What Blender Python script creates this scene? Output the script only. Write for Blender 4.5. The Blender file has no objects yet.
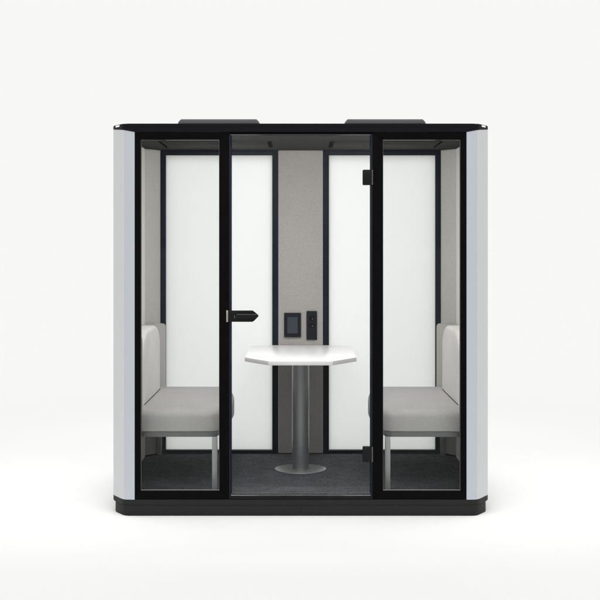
import bpy, bmesh, math, random
from mathutils import Vector, Matrix
scene = bpy.context.scene
C = scene.collection

# ------------------------------------------------------------ camera, world, exposure
U = 0.00584            # metres per photo pixel on the plane of the booth's front
D = 7.0                # camera distance to that plane
EYE = 1.565
def P(px): return px * U
def Z(rel): return EYE - rel * U      # rel: pixels below eye level on the front plane

cam_d = bpy.data.cameras.new('camera')
cam = bpy.data.objects.new('camera', cam_d); C.objects.link(cam)
cam.location = (0, -D, EYE); cam.rotation_euler = (math.radians(90), 0, 0)
cam_d.sensor_width = 36; cam_d.lens = 36 * D / (600 * U)
cam_d.shift_y = -52.0 / 600; cam_d.shift_x = -0.6 / 600
cam_d.clip_end = 10000; cam_d.clip_start = 0.1
scene.camera = cam
scene.view_settings.view_transform = 'Standard'
scene.view_settings.look = 'None'
scene.view_settings.exposure = 0; scene.view_settings.gamma = 1
scene.render.resolution_x = 1024; scene.render.resolution_y = 1024

BACK = 0.935           # brightness of the white studio backdrop
TOP = 1.3              # extra brightness added to the dome high behind the camera, as fill
DARK = 0.45            # dome dimmed behind the camera at eye height to keep reflections dark
def sstep(a, b, t):
    t = min(1, max(0, (t - a) / (b - a))); return t * t * (3 - 2 * t)
Z0, Z1 = 0.16, 0.40
def dome(x, y, z):
    up = sstep(Z0, Z1, z)
    side = 0.0 + 1.0 * sstep(0.0, 0.7, -y)
    v = BACK + TOP * up * side
    v -= DARK * sstep(0.35, 0.8, -y) * (1 - up)
    return v
E = W = 0.0
for i in range(60):
    z = (i + .5) / 60
    for j in range(90):
        a = 2 * math.pi * (j + .5) / 90; r = math.sqrt(1 - z * z)
        E += dome(r * math.cos(a), r * math.sin(a), z) * z; W += z
FLOOR_E = E / W
FLOOR_ALB = BACK / FLOOR_E
print('floor irradiance', FLOOR_E, 'albedo', FLOOR_ALB)

world = bpy.data.worlds.new('World'); scene.world = world; world.use_nodes = True
wt = world.node_tree; wt.nodes.clear()
def wn(t, **k):
    n = wt.nodes.new(t)
    for a, b in k.items(): setattr(n, a, b)
    return n
out = wn('ShaderNodeOutputWorld'); bg = wn('ShaderNodeBackground'); wt.links.new(bg.outputs[0], out.inputs[0])
tc = wn('ShaderNodeTexCoord'); sp = wn('ShaderNodeSeparateXYZ'); wt.links.new(tc.outputs['Generated'], sp.inputs[0])
def wm(op, a, b=None):
    n = wn('ShaderNodeMath', operation=op)
    for i, v in enumerate((a, b)):
        if v is None: continue
        if isinstance(v, (int, float)): n.inputs[i].default_value = v
        else: wt.links.new(v, n.inputs[i])
    return n.outputs[0]
def wr(v, a, b, c=0, d=1):
    n = wn('ShaderNodeMapRange', interpolation_type='SMOOTHSTEP')
    wt.links.new(v, n.inputs[0])
    for i, q in zip((1, 2, 3, 4), (a, b, c, d)): n.inputs[i].default_value = q
    return n.outputs[0]
ny = wm('MULTIPLY', sp.outputs[1], -1.0)
up = wr(sp.outputs[2], Z0, Z1)
side = wr(ny, 0.0, 0.7, 0.0, 1.0)
v = wm('ADD', wm('MULTIPLY', wm('MULTIPLY', up, side), TOP), BACK)
dk = wm('MULTIPLY', wm('MULTIPLY', wr(ny, 0.35, 0.8), wm('SUBTRACT', 1.0, up)), DARK)
v = wm('SUBTRACT', v, dk)
bg.inputs[0].default_value = (1.0, 1.0, 0.985, 1)
wt.links.new(v, bg.inputs[1])

def area(name, loc, target, sx, sy, power, col=(1, 1, 1), spread=180):
    l = bpy.data.lights.new(name, 'AREA'); l.shape = 'RECTANGLE'; l.size = sx; l.size_y = sy; l.energy = power; l.color = col; l.spread = math.radians(spread)
    o = bpy.data.objects.new(name, l); C.objects.link(o); o.location = loc
    o.rotation_euler = (Vector(target) - Vector(loc)).to_track_quat('-Z', 'Y').to_euler()
    return o
# strip hidden behind the booth's front head and fill lamps out of view, all added
area('interior_fill', (0, .13, 2.235), (0, 1.0, .9), 2.05, .06, 23, (1, .985, .96))  # added unseen strip that brightens the dim interior
area('front_floor_fill', (0, -.40, 5.0), (0, -.20, 0), 3.4, .5, 3.0, spread=30)  # added fill for the floor before the base
area('rear_glass_fill', (0, 3.5, 4.5), (0, 1.7, 0), 2.8, 1.0, 14, spread=80)  # added fill for the rear glass and the floor behind
for sg in (-1, 1):
    area('side_floor_fill', (sg * 2.7, .9, 4.0), (sg * 1.35, .75, 0), .9, 2.2, 2.5, spread=46)  # added fill against shade on the floor beside the base

# ------------------------------------------------------------ materials
def mat(name, col, rough=0.5, metal=0.0, spec=0.5, bump=0.0, bscale=600, var=0.0, vscale=8, coat=0.0, fine=0.0, fscale=900, sheen=0.0):
    m = bpy.data.materials.new(name); m.use_nodes = True
    t = m.node_tree; b = t.nodes['Principled BSDF']
    b.inputs['Base Color'].default_value = (*col, 1); b.inputs['Roughness'].default_value = rough
    b.inputs['Metallic'].default_value = metal; b.inputs['Specular IOR Level'].default_value = spec
    b.inputs['Coat Weight'].default_value = coat
    if sheen: b.inputs['Sheen Weight'].default_value = sheen; b.inputs['Sheen Roughness'].default_value = .5
    co = t.nodes.new('ShaderNodeTexCoord')
    src = None
    def noise(sc, det=3):
        n = t.nodes.new('ShaderNodeTexNoise'); n.inputs['Scale'].default_value = sc; n.inputs['Detail'].default_value = det
        t.links.new(co.outputs['Object'], n.inputs['Vector']); return n.outputs['Fac']
    def darkmul(fac, amount, prev):
        r = t.nodes.new('ShaderNodeMapRange'); t.links.new(fac, r.inputs[0])
        r.inputs[1].default_value = .3; r.inputs[2].default_value = .7
        r.inputs[3].default_value = 1 - amount; r.inputs[4].default_value = 1 + amount
        mx = t.nodes.new('ShaderNodeVectorMath'); mx.operation = 'SCALE'
        if prev is None: mx.inputs[0].default_value = col
        else: t.links.new(prev, mx.inputs[0])
        t.links.new(r.outputs[0], mx.inputs['Scale']); return mx.outputs[0]
    if var: src = darkmul(noise(vscale), var, src)
    if fine: src = darkmul(noise(fscale, 2), fine, src)
    if src is not None: t.links.new(src, b.inputs['Base Color'])
    if bump:
        bp = t.nodes.new('ShaderNodeBump'); bp.inputs['Strength'].default_value = bump; bp.inputs['Distance'].default_value = 0.001
        t.links.new(noise(bscale, 2), bp.inputs['Height']); t.links.new(bp.outputs[0], b.inputs['Normal'])
    return m
def glass(name, tint, refl, milk=0.0, milkcol=(.85, .88, .87), rough=0.0):
    m = bpy.data.materials.new(name); m.use_nodes = True
    t = m.node_tree; t.nodes.clear()
    o = t.nodes.new('ShaderNodeOutputMaterial'); tr = t.nodes.new('ShaderNodeBsdfTransparent'); tr.inputs[0].default_value = (*tint, 1)
    gl = t.nodes.new('ShaderNodeBsdfGlossy'); gl.inputs['Roughness'].default_value = rough
    lw = t.nodes.new('ShaderNodeFresnel'); lw.inputs[0].default_value = refl
    mx = t.nodes.new('ShaderNodeMixShader'); t.links.new(lw.outputs[0], mx.inputs[0])
    base = tr
    if milk:
        tl = t.nodes.new('ShaderNodeBsdfTranslucent'); tl.inputs[0].default_value = (*milkcol, 1)
        df = t.nodes.new('ShaderNodeBsdfDiffuse'); df.inputs[0].default_value = (*milkcol, 1)
        m2 = t.nodes.new('ShaderNodeMixShader'); m2.inputs[0].default_value = 0.10
        t.links.new(tl.outputs[0], m2.inputs[1]); t.links.new(df.outputs[0], m2.inputs[2])
        m3 = t.nodes.new('ShaderNodeMixShader'); m3.inputs[0].default_value = milk
        t.links.new(tr.outputs[0], m3.inputs[1]); t.links.new(m2.outputs[0], m3.inputs[2]); base = m3
    t.links.new(base.outputs[0], mx.inputs[1]); t.links.new(gl.outputs[0], mx.inputs[2]); t.links.new(mx.outputs[0], o.inputs[0])
    return m

M = dict(
 floor=mat('white_floor', (FLOOR_ALB, FLOOR_ALB, FLOOR_ALB * .995), 1.0, spec=0),
 silver=mat('silver_panel', (.52, .523, .538), .5, metal=.25, spec=.25, var=.015, vscale=3),
 reflectsilver=mat('silver_reflection_tint', (.45, .475, .525), .38, metal=.35, spec=.4),  # same silver panel, with a bluish reflection put into the colour
 black=mat('black_frame', (.0035, .0035, .0038), .5, spec=.02, var=.1, vscale=20, bump=.15, bscale=900),
 roofblack=mat('roof_black', (.007, .007, .009), .45, spec=.05, bump=.15, bscale=900),
 base=mat('base_charcoal', (.019, .019, .019), .5, spec=.08, bump=.2, bscale=900),
 ventgrey=mat('vent_grey', (.058, .058, .066), .35, spec=.5),
 bluelit=mat('bluelit_frame', (.006, .011, .018), .45, spec=.05),  # dark frame with bluish light on its edges put into the colour
 rubber=mat('black_rubber', (.004, .004, .004), .7, spec=.1),
 beige=mat('acoustic_felt', (.43, .418, .40), .95, spec=.1, fine=.09, fscale=190, var=.02, vscale=4, bump=.5, bscale=700),
 centrefelt=mat('centre_felt', (.318, .308, .295), .95, spec=.1, fine=.10, fscale=200, var=.03, vscale=3, bump=.5, bscale=500),
 pad=mat('pale_grey_upholstery', (.67, .652, .645), .95, spec=.1, fine=.12, fscale=230, var=.03, vscale=7, bump=.6, bscale=800, sheen=.15),
 felt2=mat('pale_side_felt', (.70, .685, .66), .95, spec=.1, fine=.06, fscale=420, bump=.4, bscale=700),
 fabric=mat('light_grey_upholstery', (.45, .438, .432), .95, spec=.1, fine=.12, fscale=230, var=.03, vscale=7, bump=.6, bscale=800, sheen=.15),
 fabric2=mat('warm_grey_upholstery', (.42, .405, .40), .95, spec=.1, fine=.08, fscale=520, bump=.6, bscale=800, sheen=.1),
 crease_shade=mat('crease_shade_grey', (.09, .088, .086), .95, spec=.05),  # shade of the pad-seat crease, put into a dark colour
 legmetal=mat('grey_painted_steel', (.165, .167, .172), .4, spec=.35, metal=.2),
 tube=mat('brushed_steel', (.18, .184, .192), .34, metal=.45, coat=.4),
 disc=mat('brushed_steel_plate', (.34, .345, .35), .36, metal=.6),
 table=mat('white_laminate', (.85, .855, .86), .28, spec=.5, var=.008, vscale=6),
 edge=mat('laminate_edge', (.68, .68, .685), .5, spec=.3),
 carpet=mat('charcoal_carpet', (.100, .103, .113), 1.0, spec=0, fine=.55, fscale=150, var=.14, vscale=9, bump=1.0, bscale=260),
 ceiling=mat('ceiling_grey', (.0235, .023, .023), .8, spec=.1, fine=.08),
 chrome=mat('bright_metal', (.34, .32, .30), .4, metal=.8),
 hw=mat('hardware_black', (.006, .006, .0065), .38, spec=.14),
 hwedge=mat('hardware_steel_edge', (.09, .09, .095), .4, metal=.7),
 device=mat('device_black', (.007, .009, .013), .35, spec=.10),
 jamb=mat('jamb_grey', (.010, .013, .018), .5, spec=.1),
 leg=mat('light_grey_steel', (.42, .425, .435), .4, spec=.35, metal=.2),
 screen=mat('display_glass', (.028, .037, .048), .22, spec=.25),
 led=mat('grey_line', (.35, .35, .35), .5),
 inner=mat('inner_black', (.006, .006, .006), .9, spec=0),
 inlay=mat('pale_inlay', (.85, .85, .84), .5, spec=.3),
 pane=glass('clear_side_glass', (.945, .95, .945), 1.20),
 doorglass=glass('clear_door_glass', (.985, .985, .985), 1.17),
 backglass=glass('frosted_rear_glass', (.945, .957, .951), 1.10, milk=.74, milkcol=(.945, .957, .951), rough=.35),
)

# ------------------------------------------------------------ mesh helpers
def finish(bm, name, m, parent=None, smooth=30, loc=None):
    bmesh.ops.recalc_face_normals(bm, faces=bm.faces)
    me = bpy.data.meshes.new(name); bm.to_mesh(me); bm.free()
    mats = m if isinstance(m, (list, tuple)) else [m]
    for x in mats: me.materials.append(M[x])
    if smooth:
        for p in me.polygons: p.use_smooth = True
        me.set_sharp_from_angle(angle=math.radians(smooth))
    o = bpy.data.objects.new(name, me); C.objects.link(o)
    if parent: o.parent = parent
    if loc: o.location = loc
    return o
def add_box(bm, x0, x1, y0, y1, z0, z1, bev=0.0, seg=2, mi=0, taper=None):
    r = bmesh.ops.create_cube(bm, size=1.0); vs = r['verts']
    for v in vs:
        v.co = Vector(((x0 + x1) / 2 + v.co.x * (x1 - x0), (y0 + y1) / 2 + v.co.y * (y1 - y0), (z0 + z1) / 2 + v.co.z * (z1 - z0)))
    fs = {f for v in vs for f in v.link_faces}
    for f in fs: f.material_index = mi
    if bev:
        es = list({e for v in vs for e in v.link_edges})
        bmesh.ops.bevel(bm, geom=es, offset=bev, segments=seg, profile=.5, affect='EDGES')
    return vs
def add_prism(bm, pts, z0, z1, mi=0, bev=0.0, seg=2, axis='z'):
    """extrude a closed polygon; axis z: pts (x,y); axis y: pts (x,z) ; axis x: pts (y,z)"""
    def mk(a, b, c):
        return {'z': (a, b, c), 'y': (a, c, b), 'x': (c, a, b)}[axis]
    lo = [bm.verts.new(mk(a, b, z0)) for a, b in pts]; hi = [bm.verts.new(mk(a, b, z1)) for a, b in pts]
    n = len(pts); fs = []
    a = bm.faces.new(lo); b = bm.faces.new(hi); fs += [a, b]
    for i in range(n): fs.append(bm.faces.new((lo[i], lo[(i + 1) % n], hi[(i + 1) % n], hi[i])))
    for f in fs: f.material_index = mi
    if bev:
        es = list(set(a.edges) | set(b.edges))
        bmesh.ops.bevel(bm, geom=es, offset=bev, segments=seg, profile=.5, affect='EDGES')
def add_cyl(bm, c, r, h, seg=48, axis='z', r2=None, bev=0.0, mi=0):
    rr = bmesh.ops.create_cone(bm, cap_ends=True, segments=seg, radius1=r, radius2=r if r2 is None else r2, depth=h)
    vs = rr['verts']
    if axis == 'y': bmesh.ops.rotate(bm, verts=vs, cent=(0, 0, 0), matrix=Matrix.Rotation(math.radians(90), 3, 'X'))
    if axis == 'x': bmesh.ops.rotate(bm, verts=vs, cent=(0, 0, 0), matrix=Matrix.Rotation(math.radians(90), 3, 'Y'))
    bmesh.ops.translate(bm, verts=vs, vec=c)
    fs = {f for v in vs for f in v.link_faces}
    for f in fs: f.material_index = mi
    if bev:
        es = list({e for f in fs if len(f.verts) > 4 for e in f.edges})
        bmesh.ops.bevel(bm, geom=es, offset=bev, segments=2, profile=.5, affect='EDGES')
def box(name, m, parent, *a, **k):
    bm = bmesh.new(); add_box(bm, *a, **k); return finish(bm, name, m, parent)
def empty(name, loc, label, cat, group=None):
    o = bpy.data.objects.new(name, None); C.objects.link(o); o.location = loc
    o['label'] = label; o['category'] = cat
    if group: o['group'] = group
    return o

# ------------------------------------------------------------ setting
bm = bmesh.new()
s = 3000
bm.faces.new([bm.verts.new(p) for p in ((-s, -s, 0), (s, -s, 0), (s, s, 0), (-s, s, 0))])
g = finish(bm, 'floor', 'floor', smooth=0); g['kind'] = 'structure'

# ------------------------------------------------------------ the booth
DEPTH = 1.50
FZ = Z(247)            # carpet level
CZ = Z(-117.4)         # ceiling level
booth = empty('office_booth', (0, 0, 0), 'silver and black glass meeting booth with two benches inside, standing on the white floor', 'booth')

OUT = [(166, 0.0), (170, .0004), (173, .0018), (175, .0048), (176.6, .0095), (178, .0165), (179.4, .026), (181, .0405), (183, .0600), (185, .0800), (187, .0995), (188.6, .1150), (189.9, .1290), (190.9, .1430), (191.5, .1600), (191.8, .1850), (191.8, .2200)]
def corner(px_front, px_side, y_front, y_back, cy, n=10, inset=0.0):
    """quarter outline from the front face round a softened chamfer to the side: list of (x,y), x positive"""
    return [(P(px) - inset, y + y_front) for px, y in OUT]
def plan(inset=0.0, yf=0.0, fx=166, cy=0.17):
    q = corner(fx, 192, yf, DEPTH, cy, inset=inset)
    back = [(x, DEPTH + 0.0 - (y - yf) - inset * 0) for x, y in reversed(q)]
    right = q + back
    left = [(-x, y) for x, y in reversed(right)]
    return right + left

# base plinth: overhanging lip + inset skirt
bm = bmesh.new(); add_prism(bm, plan(0.0, 0.0, 168), Z(257), Z(251.7), bev=.0025)
finish(bm, 'base_ledge', 'base', booth)
def base_plan(yf):
    r = [(P(172), yf), (P(175.5), yf + .006), (P(178), yf + .018), (P(187), yf + .10), (P(188.5), yf + .125), (P(188.5), DEPTH - .13), (P(187), DEPTH - .10), (P(177), DEPTH - .012), (P(172), DEPTH - .004)]
    return r
for sgn in (1, -1):
    bm = bmesh.new()
    pts = [(0.0006, .003)] + base_plan(.003) + [(0.0006, DEPTH - .004)]
    pts = [(sgn * x, y) for x, y in pts]
    if sgn < 0: pts.reverse()
    add_prism(bm, pts, 0.0, Z(257.1), bev=.0018)
    finish(bm, 'base_skirt', 'base', booth)

# inner floor
hull = [(P(172), .035), (P(177), .040), (P(184.8), .125), (P(185.2), .15), (P(185.2), 1.40), (P(180), 1.44)]
hull = hull + [(-x, y) for x, y in reversed(hull)]
bm = bmesh.new(); add_prism(bm, hull, Z(251.6), FZ)
finish(bm, 'carpet', 'carpet', booth)

# roof cap, with a taper towards its corners, plus a thin front lip
bm = bmesh.new(); add_prism(bm, plan(0.0, -.004, 164, .16), Z(-121.4), Z(-124.4), bev=.004, seg=3)
roof = finish(bm, 'roof', 'roofblack', booth)
def topz(x, y):
    t = min(1, max(0, (abs(x) - P(166)) / P(26)))
    return Z(-116.0 - 5.0 * t)
half = [(x, y - .003) for x, y in corner(0, 0, 0, 0, 0)]
path = [(-x, y) for x, y in reversed(half)] + half
inn = [(x - math.copysign(.012, x) if y > .06 else x, y + (.030 if y < .05 else .0)) for x, y in path]
bm = bmesh.new()
v1 = [bm.verts.new((x, y, Z(-121.35))) for x, y in path]; v2 = [bm.verts.new((x, y, topz(x, y) + .0005)) for x, y in path]
w1 = [bm.verts.new((x, y, Z(-121.35))) for x, y in inn]; w2 = [bm.verts.new((x, y, topz(x, y) + .0005)) for x, y in inn]
for i in range(len(path) - 1):
    for a, b in ((v1, v2), (w1, w2), (v1, w1), (v2, w2)): bm.faces.new((a[i], a[i + 1], b[i + 1], b[i]))
for i in (0, -1): bm.faces.new((v1[i], v2[i], w2[i], w1[i]))
finish(bm, 'roof_fascia', 'roofblack', booth)
bm = bmesh.new(); add_box(bm, -P(168), P(168), DEPTH - .05, DEPTH - .01, Z(-117), Z(-119.4))
finish(bm, 'roof_fascia', 'roofblack', booth)
for sgn in (1, -1):      # pale slot inlays in the roof's corners
    a = Vector((sgn * P(180.5), .052, 0)); b = Vector((sgn * P(185.8), .0885, 0)); d = (b - a).normalized()
    # follow the outline: find two outline points bracketing
    q = corner(164, 192, -.004, DEPTH, .16)
    def onq(px):
        for (xa, ya), (xb, yb) in zip(q, q[1:]):
            if xa <= P(px) <= xb: return Vector((P(px), ya + (yb - ya) * (P(px) - xa) / max(1e-9, xb - xa), 0))
    a, b = onq(182.2), onq(187.0)
    t = (b - a).normalized(); nrm = Vector((t.y, -t.x, 0))
    bm = bmesh.new(); L = (b - a).length; hz = P(.85)
    ring = []
    for i in range(20):
        ang = 2 * math.pi * i / 20; cx = math.cos(ang); cz = math.sin(ang)
        ring.append((L / 2 + (L / 2 - hz) * (1 if cx > 0 else -1) + hz * cx, hz * cz))
    lo, hi = [], []
    for u_, w_ in ring:
        p = a + t * u_ + Vector((0, 0, Z(-122.9) + w_))
        p1 = p + nrm * .0035; p0 = p - nrm * .004
        hi.append(bm.verts.new((sgn * p1.x, p1.y, p1.z))); lo.append(bm.verts.new((sgn * p0.x, p0.y, p0.z)))
    bm.faces.new(hi); bm.faces.new(lo)
    for i in range(20): bm.faces.new((lo[i], lo[(i + 1) % 20], hi[(i + 1) % 20], hi[i]))
    finish(bm, 'corner_slot', 'inlay', booth)

# roof ventilation housings
for x0, x1 in ((-125.5, -41.5), (44.5, 128)):
    bm = bmesh.new()
    zt = Z(-131.4); zb = Z(-124.2)
    pts = [(P(x0), zb), (P(x0 + .6), zb + P(4)), (P(x0 + 1.8), zt - P(1.6)), (P(x0 + 3.6), zt), (P(x1 - 3.6), zt), (P(x1 - 1.8), zt - P(1.6)), (P(x1 - .6), zb + P(4)), (P(x1), zb)]
    add_prism(bm, pts, .13, 1.36, axis='y', bev=.010, seg=3)
    hv = finish(bm, 'roof_vent', 'ventgrey', booth)
    bm = bmesh.new()
    for k in range(12):
        add_box(bm, P(x0 + 12), P(x1 - 12), .3 + k * .08, .33 + k * .08, zt - .001, zt + .0015)
    finish(bm, 'grille', 'rubber', hv)

# silver side shells: corner strips tinted with a bluish reflection, and side panels
def shell(name, m, pts, th, z0, z1, topfun=None, parent=booth):
    bm = bmesh.new(); n = len(pts); ins = []
    for i, (x, y) in enumerate(pts):
        a = Vector(pts[max(0, i - 1)]); b = Vector(pts[min(n - 1, i + 1)]); t = (b - a).normalized()
        sg = 1 if x > 0 else -1
        nn = Vector((t.y, -t.x)) * sg
        if nn.x * sg < 0 and abs(nn.x) > .3: nn = -nn
        ins.append((x - nn.x * th, y - nn.y * th))
    loop = list(pts) + ins[::-1]
    lo = [bm.verts.new((x, y, z0)) for x, y in loop]
    hi = [bm.verts.new((x, y, z1 if topfun is None else topfun(x, y))) for x, y in loop]
    m_ = len(loop)
    bm.faces.new(lo); bm.faces.new(hi)
    for i in range(m_): bm.faces.new((lo[i], lo[(i + 1) % m_], hi[(i + 1) % m_], hi[i]))
    return finish(bm, name, m, parent, smooth=35)
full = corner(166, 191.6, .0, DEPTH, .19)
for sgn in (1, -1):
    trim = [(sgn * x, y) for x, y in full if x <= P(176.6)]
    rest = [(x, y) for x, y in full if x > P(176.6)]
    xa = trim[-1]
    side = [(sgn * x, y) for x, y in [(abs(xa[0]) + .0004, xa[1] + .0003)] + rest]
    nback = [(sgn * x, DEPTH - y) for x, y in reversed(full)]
    shell('corner_strip', 'reflectsilver', trim, .012, Z(251.65), 0, topz)
    shell('side_panel', 'silver', side + nback, .014, Z(251.65), 0, topz)
    # inner acoustic side wall and its angled rear corner
    X0 = sgn * P(184)
    bm = bmesh.new(); add_box(bm, min(X0, X0 + sgn * .020), max(X0, X0 + sgn * .020), .145, 1.284, FZ + .0005, CZ - .001)
    finish(bm, 'side_wall_lining', 'felt2', booth)
    bm = bmesh.new()
    pts = [(sgn * P(184), 1.286), (sgn * P(182), 1.300), (sgn * P(168.4), 1.400), (sgn * P(168.4), 1.424), (sgn * P(184), 1.345), (sgn * P(188.5), 1.30)]
    add_prism(bm, pts, FZ + .006, CZ - .001, bev=0)
    finish(bm, 'corner_lining', 'beige', booth)
    # dark skirting under the rear corner
    bm = bmesh.new()
    pts = [(sgn * P(183.8), 1.277), (sgn * P(168.2), 1.392), (sgn * P(168.2), 1.399), (sgn * P(183.8), 1.285)]
    add_prism(bm, pts, FZ + .0005, FZ + .010)
    finish(bm, 'skirting', 'inner', booth)
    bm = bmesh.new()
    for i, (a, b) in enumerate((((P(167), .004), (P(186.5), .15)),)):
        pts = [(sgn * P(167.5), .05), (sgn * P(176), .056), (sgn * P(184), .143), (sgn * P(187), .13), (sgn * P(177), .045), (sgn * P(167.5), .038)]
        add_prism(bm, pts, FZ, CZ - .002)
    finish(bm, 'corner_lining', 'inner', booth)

# ceiling with ventilation inserts
bm = bmesh.new()
add_prism(bm, hull, CZ, CZ + .012)
ceil = finish(bm, 'ceiling', 'ceiling', booth)
for sgn in (1, -1):
    a, b = sorted((sgn * P(37), sgn * P(153)))
    bm = bmesh.new(); add_box(bm, a, b, .70, 1.12, CZ - .007, CZ - .0005, bev=.002)
    add_box(bm, a - .02, b + .02, .66, .665, CZ - .003, CZ - .0005)
    ip = finish(bm, 'ceiling_panel', 'ceiling', ceil)
    bm = bmesh.new()
    for x0, x1 in ((32.3, 36.8), (153.3, 156.2)):
        a, b = sorted((sgn * P(x0), sgn * P(x1))); add_box(bm, a, b, .68, 1.12, CZ - .0045, CZ - .0006)
    add_box(bm, *sorted((sgn * P(38), sgn * P(152))), 1.121, 1.127, CZ - .004, CZ - .0006)
    finish(bm, 'vent_slot', 'inner', ceil)

# rear wall: centre felt panel, two glass bays with frames tinted by bluish light
YB = 1.41
bm = bmesh.new()
add_box(bm, -P(26.6), P(26.6), YB - .012, YB + .05, FZ + .006, CZ - .0015, bev=.0015)
cp = finish(bm, 'rear_wall_panel', 'centrefelt', booth)
bm = bmesh.new(); add_box(bm, -P(34), P(34), YB - .006, YB + .045, FZ + .0005, FZ + .0055)
finish(bm, 'skirting', 'inner', booth)
for sgn in (-1, 1):
    bm = bmesh.new()
    def bx(x0, x1, z0, z1, y0=YB - .010, y1=YB + .04):
        a, b = sorted((sgn * P(x0), sgn * P(x1))); add_box(bm, a, b, y0, y1, z0, z1, bev=.0012)
    bx(26.8, 34, FZ + .006, CZ - .0015); bx(162, 168.2, FZ + .006, CZ - .0015)
    bx(34.05, 161.95, Z(-111.5), CZ - .0015); bx(34.05, 161.95, FZ + .006, Z(243.2))
    fr = finish(bm, 'rear_window_frame', 'bluelit', booth)
    a, b = sorted((sgn * P(34.1), sgn * P(161.9)))
    box('pane', 'backglass', fr, a, b, YB + .014, YB + .022, Z(243.1), Z(-111.4))
    a, b = sorted((sgn * P(34.3), sgn * P(161.7)))
    box('glazing_bead', 'legmetal', fr, a, b, YB - .004, YB + .012, Z(243.1), Z(242.2))

# front side windows: mitred black frames with panes
def mitred(name, x0, x1, z0, z1, wl, wr_, wt_, wb, y0, y1, m, parent):
    bm = bmesh.new(); g = .0004
    # lists of (x,z) quads
    def quad(pts): add_prism(bm, pts, y0, y1, axis='y', bev=.0014, seg=2)
    quad([(x0, z0 + g), (x0 + wl, z0 + wb + g), (x0 + wl, z1 - wt_ - g), (x0, z1 - g)])
    quad([(x1, z0 + g), (x1, z1 - g), (x1 - wr_, z1 - wt_ - g), (x1 - wr_, z0 + wb + g)])
    quad([(x0 + g, z0), (x1 - g, z0), (x1 - wr_ - g, z0 + wb), (x0 + wl + g, z0 + wb)])
    quad([(x0 + g, z1), (x0 + wl + g, z1 - wt_), (x1 - wr_ - g, z1 - wt_), (x1 - g, z1)])
    return finish(bm, name, m, parent, smooth=25)
for sgn in (-1, 1):
    if sgn < 0: x0, x1, wl, wr2 = P(-168.3), P(-71.8), P(8.4), P(9.6)
    else: x0, x1, wl, wr2 = P(72.2), P(168.3), P(10.2), P(8.4)
    fr = mitred('window_frame', x0, x1, Z(251.55), Z(-115.7), wl, wr2, P(7.2), P(9.0), .0025, .045, 'black', booth)
    box('pane', 'pane', fr, x0 + wl - .003, x1 - wr2 + .003, .018, .026, Z(242.9), Z(-108.2))
    bm = bmesh.new()      # pale seal line along the foot of the pane
    add_box(bm, x0 + wl + .0005, x1 - wr2 - .0005, .004, .017, Z(242.5), Z(241.9))
    add_box(bm, x0 + wl - .0002, x0 + wl + .0018, .010, .0165, Z(241.8), Z(-108.4))
    add_box(bm, x1 - wr2 - .0018, x1 - wr2 + .0002, .010, .0165, Z(241.8), Z(-108.4))
    finish(bm, 'seal', 'legmetal', fr)

# door jambs, head and threshold
bm = bmesh.new()
add_box(bm, P(-71.6), P(-69.9), .0045, .045, Z(251.5), Z(-114.2), bev=.0008)
add_box(bm, P(70.4), P(72.0), .0045, .045, Z(251.5), Z(-114.2), bev=.0008)
finish(bm, 'door_jamb', 'jamb', booth)
box('threshold', 'hw', booth, P(-69.8), P(70.3), .002, .05, Z(251.5), Z(248.4), bev=.002)
box('door_head', 'inner', booth, P(-71.6), P(72), .012, .034, Z(-114.2), Z(-117.3))
# glass door with rails, handle and hinges
bm = bmesh.new(); add_box(bm, P(-69.6), P(70.1), .010, .018, Z(248.0), Z(-113.4), bev=.0006)
door = finish(bm, 'glass_door', 'doorglass', booth)
bm = bmesh.new()
add_box(bm, P(-69.6), P(-68.9), .0085, .0195, Z(245.5), Z(-113.0))
add_box(bm, P(69.4), P(70.1), .0085, .0195, Z(245.5), Z(-113.0))
add_box(bm, P(-68.8), P(69.3), .0085, .0195, Z(-112.5), Z(-113.1))
finish(bm, 'edge_seal', 'bluelit', door)
bm = bmesh.new()
add_box(bm, P(-69.8), P(70.2), .006, .0095, Z(247.6), Z(247.1))
add_box(bm, P(-67.2), P(69.2), .0195, .023, Z(246.0), Z(245.5))
finish(bm, 'bottom_seal', 'legmetal', door)
# handle
def hx(px): return P(px - 300.5)
bm = bmesh.new(); zt, zb = Z(-(248 - 310.6)), Z(-(248 - 321.9))
zt = Z(62.5); zb = Z(73.8)
pts = [(hx(228), zb), (hx(252.3), zb), (hx(254), zb + P(.9)), (hx(258.2), Z(68.6)), (hx(258.4), Z(67.3)), (hx(255), zt - P(1.8)), (hx(252.5), zt), (hx(228), zt)]
add_prism(bm, pts, -.006, .009, axis='y', bev=.0015)
hd = finish(bm, 'handle', 'hw', door)
bm = bmesh.new()
pts = [(hx(235.8), Z(70.4)), (hx(256.0), Z(70.4)), (hx(257.8), Z(68.4)), (hx(257.9), Z(67.0)), (hx(256.8), Z(66.3)), (hx(236.8), Z(66.3)), (hx(235.4), Z(67.3)), (hx(235.2), Z(69.6))]
add_prism(bm, pts, -.034, -.022, axis='y', bev=.003, seg=3)
add_cyl(bm, (hx(238), -.014, Z(68.4)), .009, .018, axis='y', seg=20)
lv = finish(bm, 'lever', 'hw', hd)
bm = bmesh.new()
pts = [(hx(237), Z(66.4)), (hx(256.6), Z(66.4)), (hx(256.4), Z(65.8)), (hx(236.9), Z(65.8))]
add_prism(bm, pts, -.0345, -.024, axis='y')
pts = [(hx(234.4), Z(70)), (hx(235.2), Z(70)), (hx(235.2), Z(67)), (hx(234.4), Z(67))]
add_prism(bm, pts, -.033, -.024, axis='y')
finish(bm, 'trim', 'hwedge', hd)
box('strike_plate', 'chrome', booth, hx(226.2), hx(228.0), -.007, .004, Z(74.0), Z(62.3), bev=.001)
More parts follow.
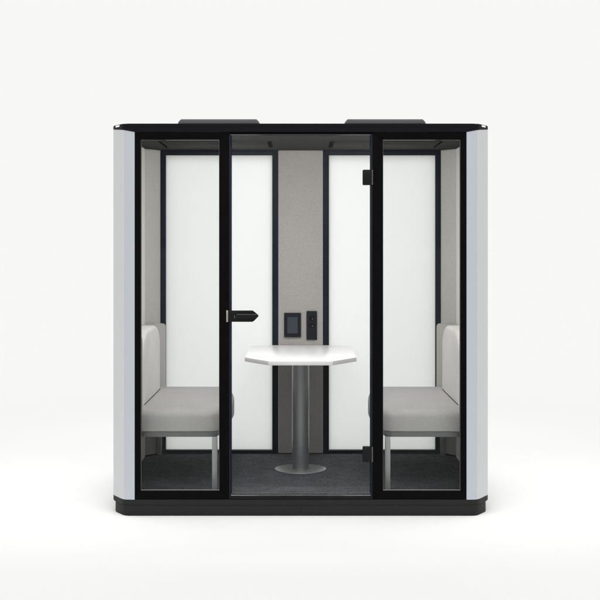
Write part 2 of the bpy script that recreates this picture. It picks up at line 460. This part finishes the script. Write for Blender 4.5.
for top in (170, 447):
    z1, z0 = Z(top - .3 - 248), Z(top + 15 - 248)
    bm = bmesh.new(); add_box(bm, hx(362.6), hx(371.2), -.004, .0245, z0, z1)
    es = [e for e in bm.edges if abs(e.verts[0].co.y - e.verts[1].co.y) > .01 and e.verts[0].co.x < hx(364)]
    bmesh.ops.bevel(bm, geom=es, offset=.006, segments=5, profile=.5, affect='EDGES')
    es = [e for e in bm.edges if abs(e.verts[0].co.y + .004) < 1e-5 and abs(e.verts[1].co.y + .004) < 1e-5]
    bmesh.ops.bevel(bm, geom=es, offset=.001, segments=2, profile=.5, affect='EDGES')
    h = finish(bm, 'hinge', 'hw', door)
    bm = bmesh.new(); L = z1 - z0; k = 4
    for i in range(k):
        add_cyl(bm, (hx(372.2), -.002, z0 + L * (i + .5) / k), .0048, L / k - .0018, seg=20)
    finish(bm, 'knuckle', 'hwedge', h)

# wall-mounted control panel and socket panel (screwed to the rear panel)
def wx(px): return (px - 300.5) / .8339 * U
def wz(py): return EYE - (py - 248) / .8339 * U
YW = YB - .012
box('control_panel', 'device', booth, wx(284.0), wx(300.9), YW - .016, YW - .0005, wz(337.1), wz(312.8), bev=.003, seg=3)
cpn = C.objects['control_panel'] if 'control_panel' in C.objects else None
box('display', 'screen', cpn, wx(287.3), wx(297.6), YW - .0172, YW - .0163, wz(333.2), wz(317.0))
bm = bmesh.new(); add_box(bm, wx(306.4), wx(316.9), YW - .014, YW - .0005, wz(339.7), wz(311.0), bev=.004, seg=3)
spn = finish(bm, 'socket_panel', 'device', booth)
for zy in (318.3, 325.6):
    bm = bmesh.new()
    cx, cz = wx(311.4), wz(zy)
    # ring collar and recessed button
    prof = [(.0165, YW - .0141), (.0165, YW - .0165), (.0150, YW - .0175), (.0135, YW - .0165), (.0125, YW - .0148)]
    n = 28; rings = []
    for r, y in prof: rings.append([bm.verts.new((cx + r * math.cos(2 * math.pi * i / n), y, cz + r * math.sin(2 * math.pi * i / n))) for i in range(n)])
    for a, b in zip(rings, rings[1:]):
        for i in range(n): bm.faces.new((a[i], a[(i + 1) % n], b[(i + 1) % n], b[i]))
    bm.faces.new(rings[-1])
    finish(bm, 'socket', 'inner', spn)
    bm = bmesh.new(); add_cyl(bm, (cx + .006, YW - .0165, cz - .003), .003, .003, axis='y', seg=14)
    finish(bm, 'contact_pin', 'chrome', spn)

# ------------------------------------------------------------ table
table = empty('meeting_table', (0, .80, FZ), 'small white octagonal table on a grey steel pedestal in the middle of the booth', 'table')
def T(o): o.parent = table; o.matrix_parent_inverse = Matrix.Translation(-Vector(table.location)); return o
zt = Z(116.5)
f = [(P(33), .205), (P(59.5), .46), (P(60), 1.335), (P(35), YW - .004)]
pts = f + [(-x, y) for x, y in reversed(f)]
bm = bmesh.new(); add_prism(bm, pts, zt - .0255, zt, bev=.0018, seg=2)
for fc in bm.faces:
    fc.normal_update()
    if abs(fc.normal.z) < .5: fc.material_index = 1
T(finish(bm, 'tabletop', ['table', 'edge'], None))
bm = bmesh.new(); add_cyl(bm, (0, .80, (FZ + .008 + zt - .0335) / 2), .0555, zt - .0335 - FZ - .008, seg=72)
T(finish(bm, 'pedestal', 'tube'))
bm = bmesh.new(); add_cyl(bm, (0, .80, zt - .0297), .13, .0075, seg=64)
T(finish(bm, 'mounting_plate', 'disc'))
bm = bmesh.new(); add_cyl(bm, (0, .80, FZ + .0045), .1675, .008, seg=96, bev=.002)
T(finish(bm, 'base_plate', 'disc'))
bm = bmesh.new(); add_cyl(bm, (0, .80, FZ + .0115), .0605, .006, seg=72, bev=.0015)
T(finish(bm, 'collar', 'tube'))

# ------------------------------------------------------------ benches (built facing +x, on the left)
def soft_slab(bm, outline, z0, z1, rt, rb, crown=0.0, n=6):
    """cushion from a plan outline with rounded top and bottom edges; outline ccw"""
    N = len(outline); pts = [Vector(p) for p in outline]
    nor = []
    for i in range(N):
        a = pts[i - 1]; b = pts[(i + 1) % N]; t = (b - a).normalized(); nor.append(Vector((t.y, -t.x)))
    cen = sum(pts, Vector((0, 0))) / N
    rings = []
    def ring(off, z): return [bm.verts.new((p.x - q.x * off, p.y - q.y * off, z)) for p, q in zip(pts, nor)]
    for i in range(n + 1):
        t = i / n * math.pi / 2; rings.append(ring(rb * (1 - math.sin(t)), z0 + rb * (1 - math.cos(t))))
    for i in range(n + 1):
        t = i / n * math.pi / 2; rings.append(ring(rt * (1 - math.cos(t)), z1 - rt + rt * math.sin(t)))
    base = [(v.co.x, v.co.y) for v in rings[-1]]
    for k in (1, 2, 3):
        f = 1 - k / 9.0
        zz = z1 + crown * (1 - f ** 2)
        rings.append([bm.verts.new((cen.x + (x - cen.x) * f, cen.y + (y - cen.y) * f, zz)) for x, y in base])
    for a, b in zip(rings, rings[1:]):
        for i in range(N): bm.faces.new((a[i], a[(i + 1) % N], b[(i + 1) % N], b[i]))
    bm.faces.new(rings[0][::-1]); bm.faces.new(rings[-1])
def rounded_outline(x0, x1, y0, y1, r, bow=0.0, m=14, rn=7):
    """ccw outline, the +x side bowed outward"""
    out = []
    def arc(cx, cy, a0, rr):
        for i in range(rn + 1):
            a = math.radians(a0 + 90 * i / rn); out.append((cx + rr * math.cos(a), cy + rr * math.sin(a)))
    arc(x0 + .046, y0 + .046, 180, .046)
    for i in range(1, m): out.append((x0 + .046 + (x1 - r - x0 - .046) * i / m, y0))
    arc(x1 - r, y0 + r, -90, r)
    for i in range(1, m):
        t = i / m; out.append((x1, y0 + r + (y1 - y0 - 2 * r) * t))
    arc(x1 - r, y1 - r, 0, r)
    for i in range(1, m): out.append((x1 - r + (x0 + .046 - x1 + r) * i / m, y1))
    arc(x0 + .046, y1 - .046, 90, .046)
    for i in range(1, m): out.append((x0, y1 - .046 + (y0 + .046 - y1 + .046) * i / m))
    # bow
    res = []
    for x, y in out:
        u = (y - (y0 + y1) / 2) / ((y1 - y0) / 2)
        w = (x - x0) / (x1 - x0)
        res.append((x + bow * (1 - u * u) * max(0, w) ** 1.5, y))
    return res

YC = .7725
bench = empty('bench_seat', (-P(187), YC, FZ), 'light grey upholstered bench on the door handle side of the white table', 'bench', 'grey benches inside the booth')
def B(o): o.parent = bench; return o
# local coordinates: x from wall (0) towards the table, y from -.63 to .63, z from carpet
def lz(rel): return Z(rel) - FZ
HY = .63
seatw = P(187 - 85.5)
bm = bmesh.new()
soft_slab(bm, rounded_outline(P(7), seatw, -HY, HY, .045, bow=P(11)), lz(187.6), lz(165.6), .042, .008, crown=.006)
seat = B(finish(bm, 'seat', 'fabric', smooth=60))
bm = bmesh.new()
out_ = rounded_outline(P(20), seatw - .004, -HY + .003, HY - .003, .04, bow=P(9))
add_prism(bm, out_, lz(192.8), lz(187.8), bev=.0015)
B(finish(bm, 'seat_frame', 'legmetal'))
for lx in (P(15.5), seatw - P(5.0)):
    for ly in (-HY + .004, HY - .044):
        bm = bmesh.new(); add_box(bm, lx, lx + P(5.3), ly, ly + .040, .0003, lz(192.9), bev=.0022, seg=2)
        B(finish(bm, 'leg', 'leg'))
# backrest shell: one U-shaped upholstered wrap
def ribbon(center, th):
    n = len(center); A, Bb = [], []
    for i in range(n):
        a = Vector(center[max(0, i - 1)]); b = Vector(center[min(n - 1, i + 1)]); t = (b - a).normalized(); nn = Vector((t.y, -t.x))
        p = Vector(center[i]); A.append(p + nn * th / 2); Bb.append(p - nn * th / 2)
    endc = []
    p = Vector(center[-1]); t = (p - Vector(center[-2])).normalized(); nn = Vector((t.y, -t.x))
    for k in range(1, 6):
        a = math.pi * k / 6; endc.append(p + nn * (th / 2) * math.cos(a) + t * (th / 2) * math.sin(a))
    stc = []
    p = Vector(center[0]); t = (p - Vector(center[1])).normalized(); nn = Vector((t.y, -t.x))
    for k in range(1, 6):
        a = math.pi * k / 6; stc.append(p + nn * (th / 2) * math.cos(a) + t * (th / 2) * math.sin(a))
    return [tuple(q) for q in A + endc + Bb[::-1] + stc]
cen = []
R = .10
xw = .036
def wing(s):
    out = []
    # from tip inward to the back
    pts = [(P(22.5), HY - .018), (P(17.5), HY - .045), (P(12), HY - .090), (P(9), HY - .14), (P(7), HY - .20), (xw, HY - .27)]
    return [(x, s * y) for x, y in pts]
cen = wing(-1) + [(xw, -.2), (xw, 0), (xw, .2)] + list(reversed(wing(1)))
# smooth with Chaikin
for _ in range(2):
    q = [cen[0]]
    for a, b in zip(cen, cen[1:]):
        q += [(a[0] * .75 + b[0] * .25, a[1] * .75 + b[1] * .25), (a[0] * .25 + b[0] * .75, a[1] * .25 + b[1] * .75)]
    q.append(cen[-1]); cen = q
rb_ = ribbon(cen, .034)
area = sum(a[0] * b[1] - b[0] * a[1] for a, b in zip(rb_, rb_[1:] + rb_[:1]))
if area < 0: rb_.reverse()
bm = bmesh.new(); add_prism(bm, rb_, lz(186), lz(89.8), bev=.0)
top = [f_ for f_ in bm.faces if len(f_.verts) > 6 and f_.calc_center_median().z > .5]
bmesh.ops.bevel(bm, geom=list({e for f_ in top for e in f_.edges}), offset=.009, segments=4, profile=.5, affect='EDGES')
# drop the tips' top corners a little, rounding their silhouette
for v_ in bm.verts:
    if v_.co.z > .7:
        d = max(0, (abs(v_.co.y) - (HY - .055)) / .055); d = min(1, d)
        v_.co.z -= .028 * d * d
B(finish(bm, 'backrest_shell', 'fabric2', smooth=50))
# back cushion: thick pad with large rounded top corners
bm = bmesh.new()
PY, zb_, zt_ = .435, lz(168.6), lz(88.3)
r = .13
outl = []
def arc2(cy, cz, a0, rr, n=12):
    for i in range(n + 1):
        a = math.radians(a0 + 90 * i / n); outl.append((cy + rr * math.cos(a), cz + rr * math.sin(a)))
outl_b = []
arc2(PY - r * .8, zt_ - r, 0, r); 
outl = [(min(PY, y if y < PY else PY), z) for y, z in outl]
outl = []
def earc(cy, cz, a0, ry, rz, n=12):
    for i in range(n + 1):
        a = math.radians(a0 + 90 * i / n); outl.append((cy + ry * math.cos(a), cz + rz * math.sin(a)))
RY, RZ = .25, .145
earc(-PY + .028, zb_ + .028, 180, .028, .028, 6)
for i in range(1, 10): outl.append((-PY + .028 + (2 * PY - .056) * i / 10, zb_))
earc(PY - .028, zb_ + .028, -90, .028, .028, 6)
for i in range(1, 8): outl.append((PY, zb_ + .028 + (zt_ - RZ - zb_ - .028) * i / 8))
earc(PY - RY, zt_ - RZ, 0, RY, RZ, 16)
for i in range(1, 10): outl.append((PY - RY - (2 * PY - 2 * RY) * i / 10, zt_))
earc(-PY + RY, zt_ - RZ, 90, RY, RZ, 16)
for i in range(1, 8): outl.append((-PY, zt_ - RZ - (zt_ - RZ - zb_ - .028) * i / 8))
tmp = bmesh.new()
soft_slab(tmp, outl, 0, P(22.5) - .040, .024, .004, crown=.005)
for v_ in tmp.verts:
    a, b, c = v_.co; v_.co = Vector((.0400 + c, a, b))
pad = B(finish(tmp, 'back_cushion', 'pad', smooth=60)); bm.free()
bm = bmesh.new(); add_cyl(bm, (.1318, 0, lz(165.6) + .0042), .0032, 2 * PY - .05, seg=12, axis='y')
finish(bm, 'crease_shade', 'crease_shade', pad)  # dark strip added for the crease shade between pad and seat

def copy_tree(o, parent=None):
    c = o.copy(); C.objects.link(c)
    if parent: c.parent = parent
    for ch in o.children: copy_tree(ch, c)
    return c
b2 = copy_tree(bench)
b2.location = (P(187) + .007, YC, FZ); b2.rotation_euler = (0, 0, math.pi)
b2['label'] = 'light grey upholstered bench on the hinge side of the white table'
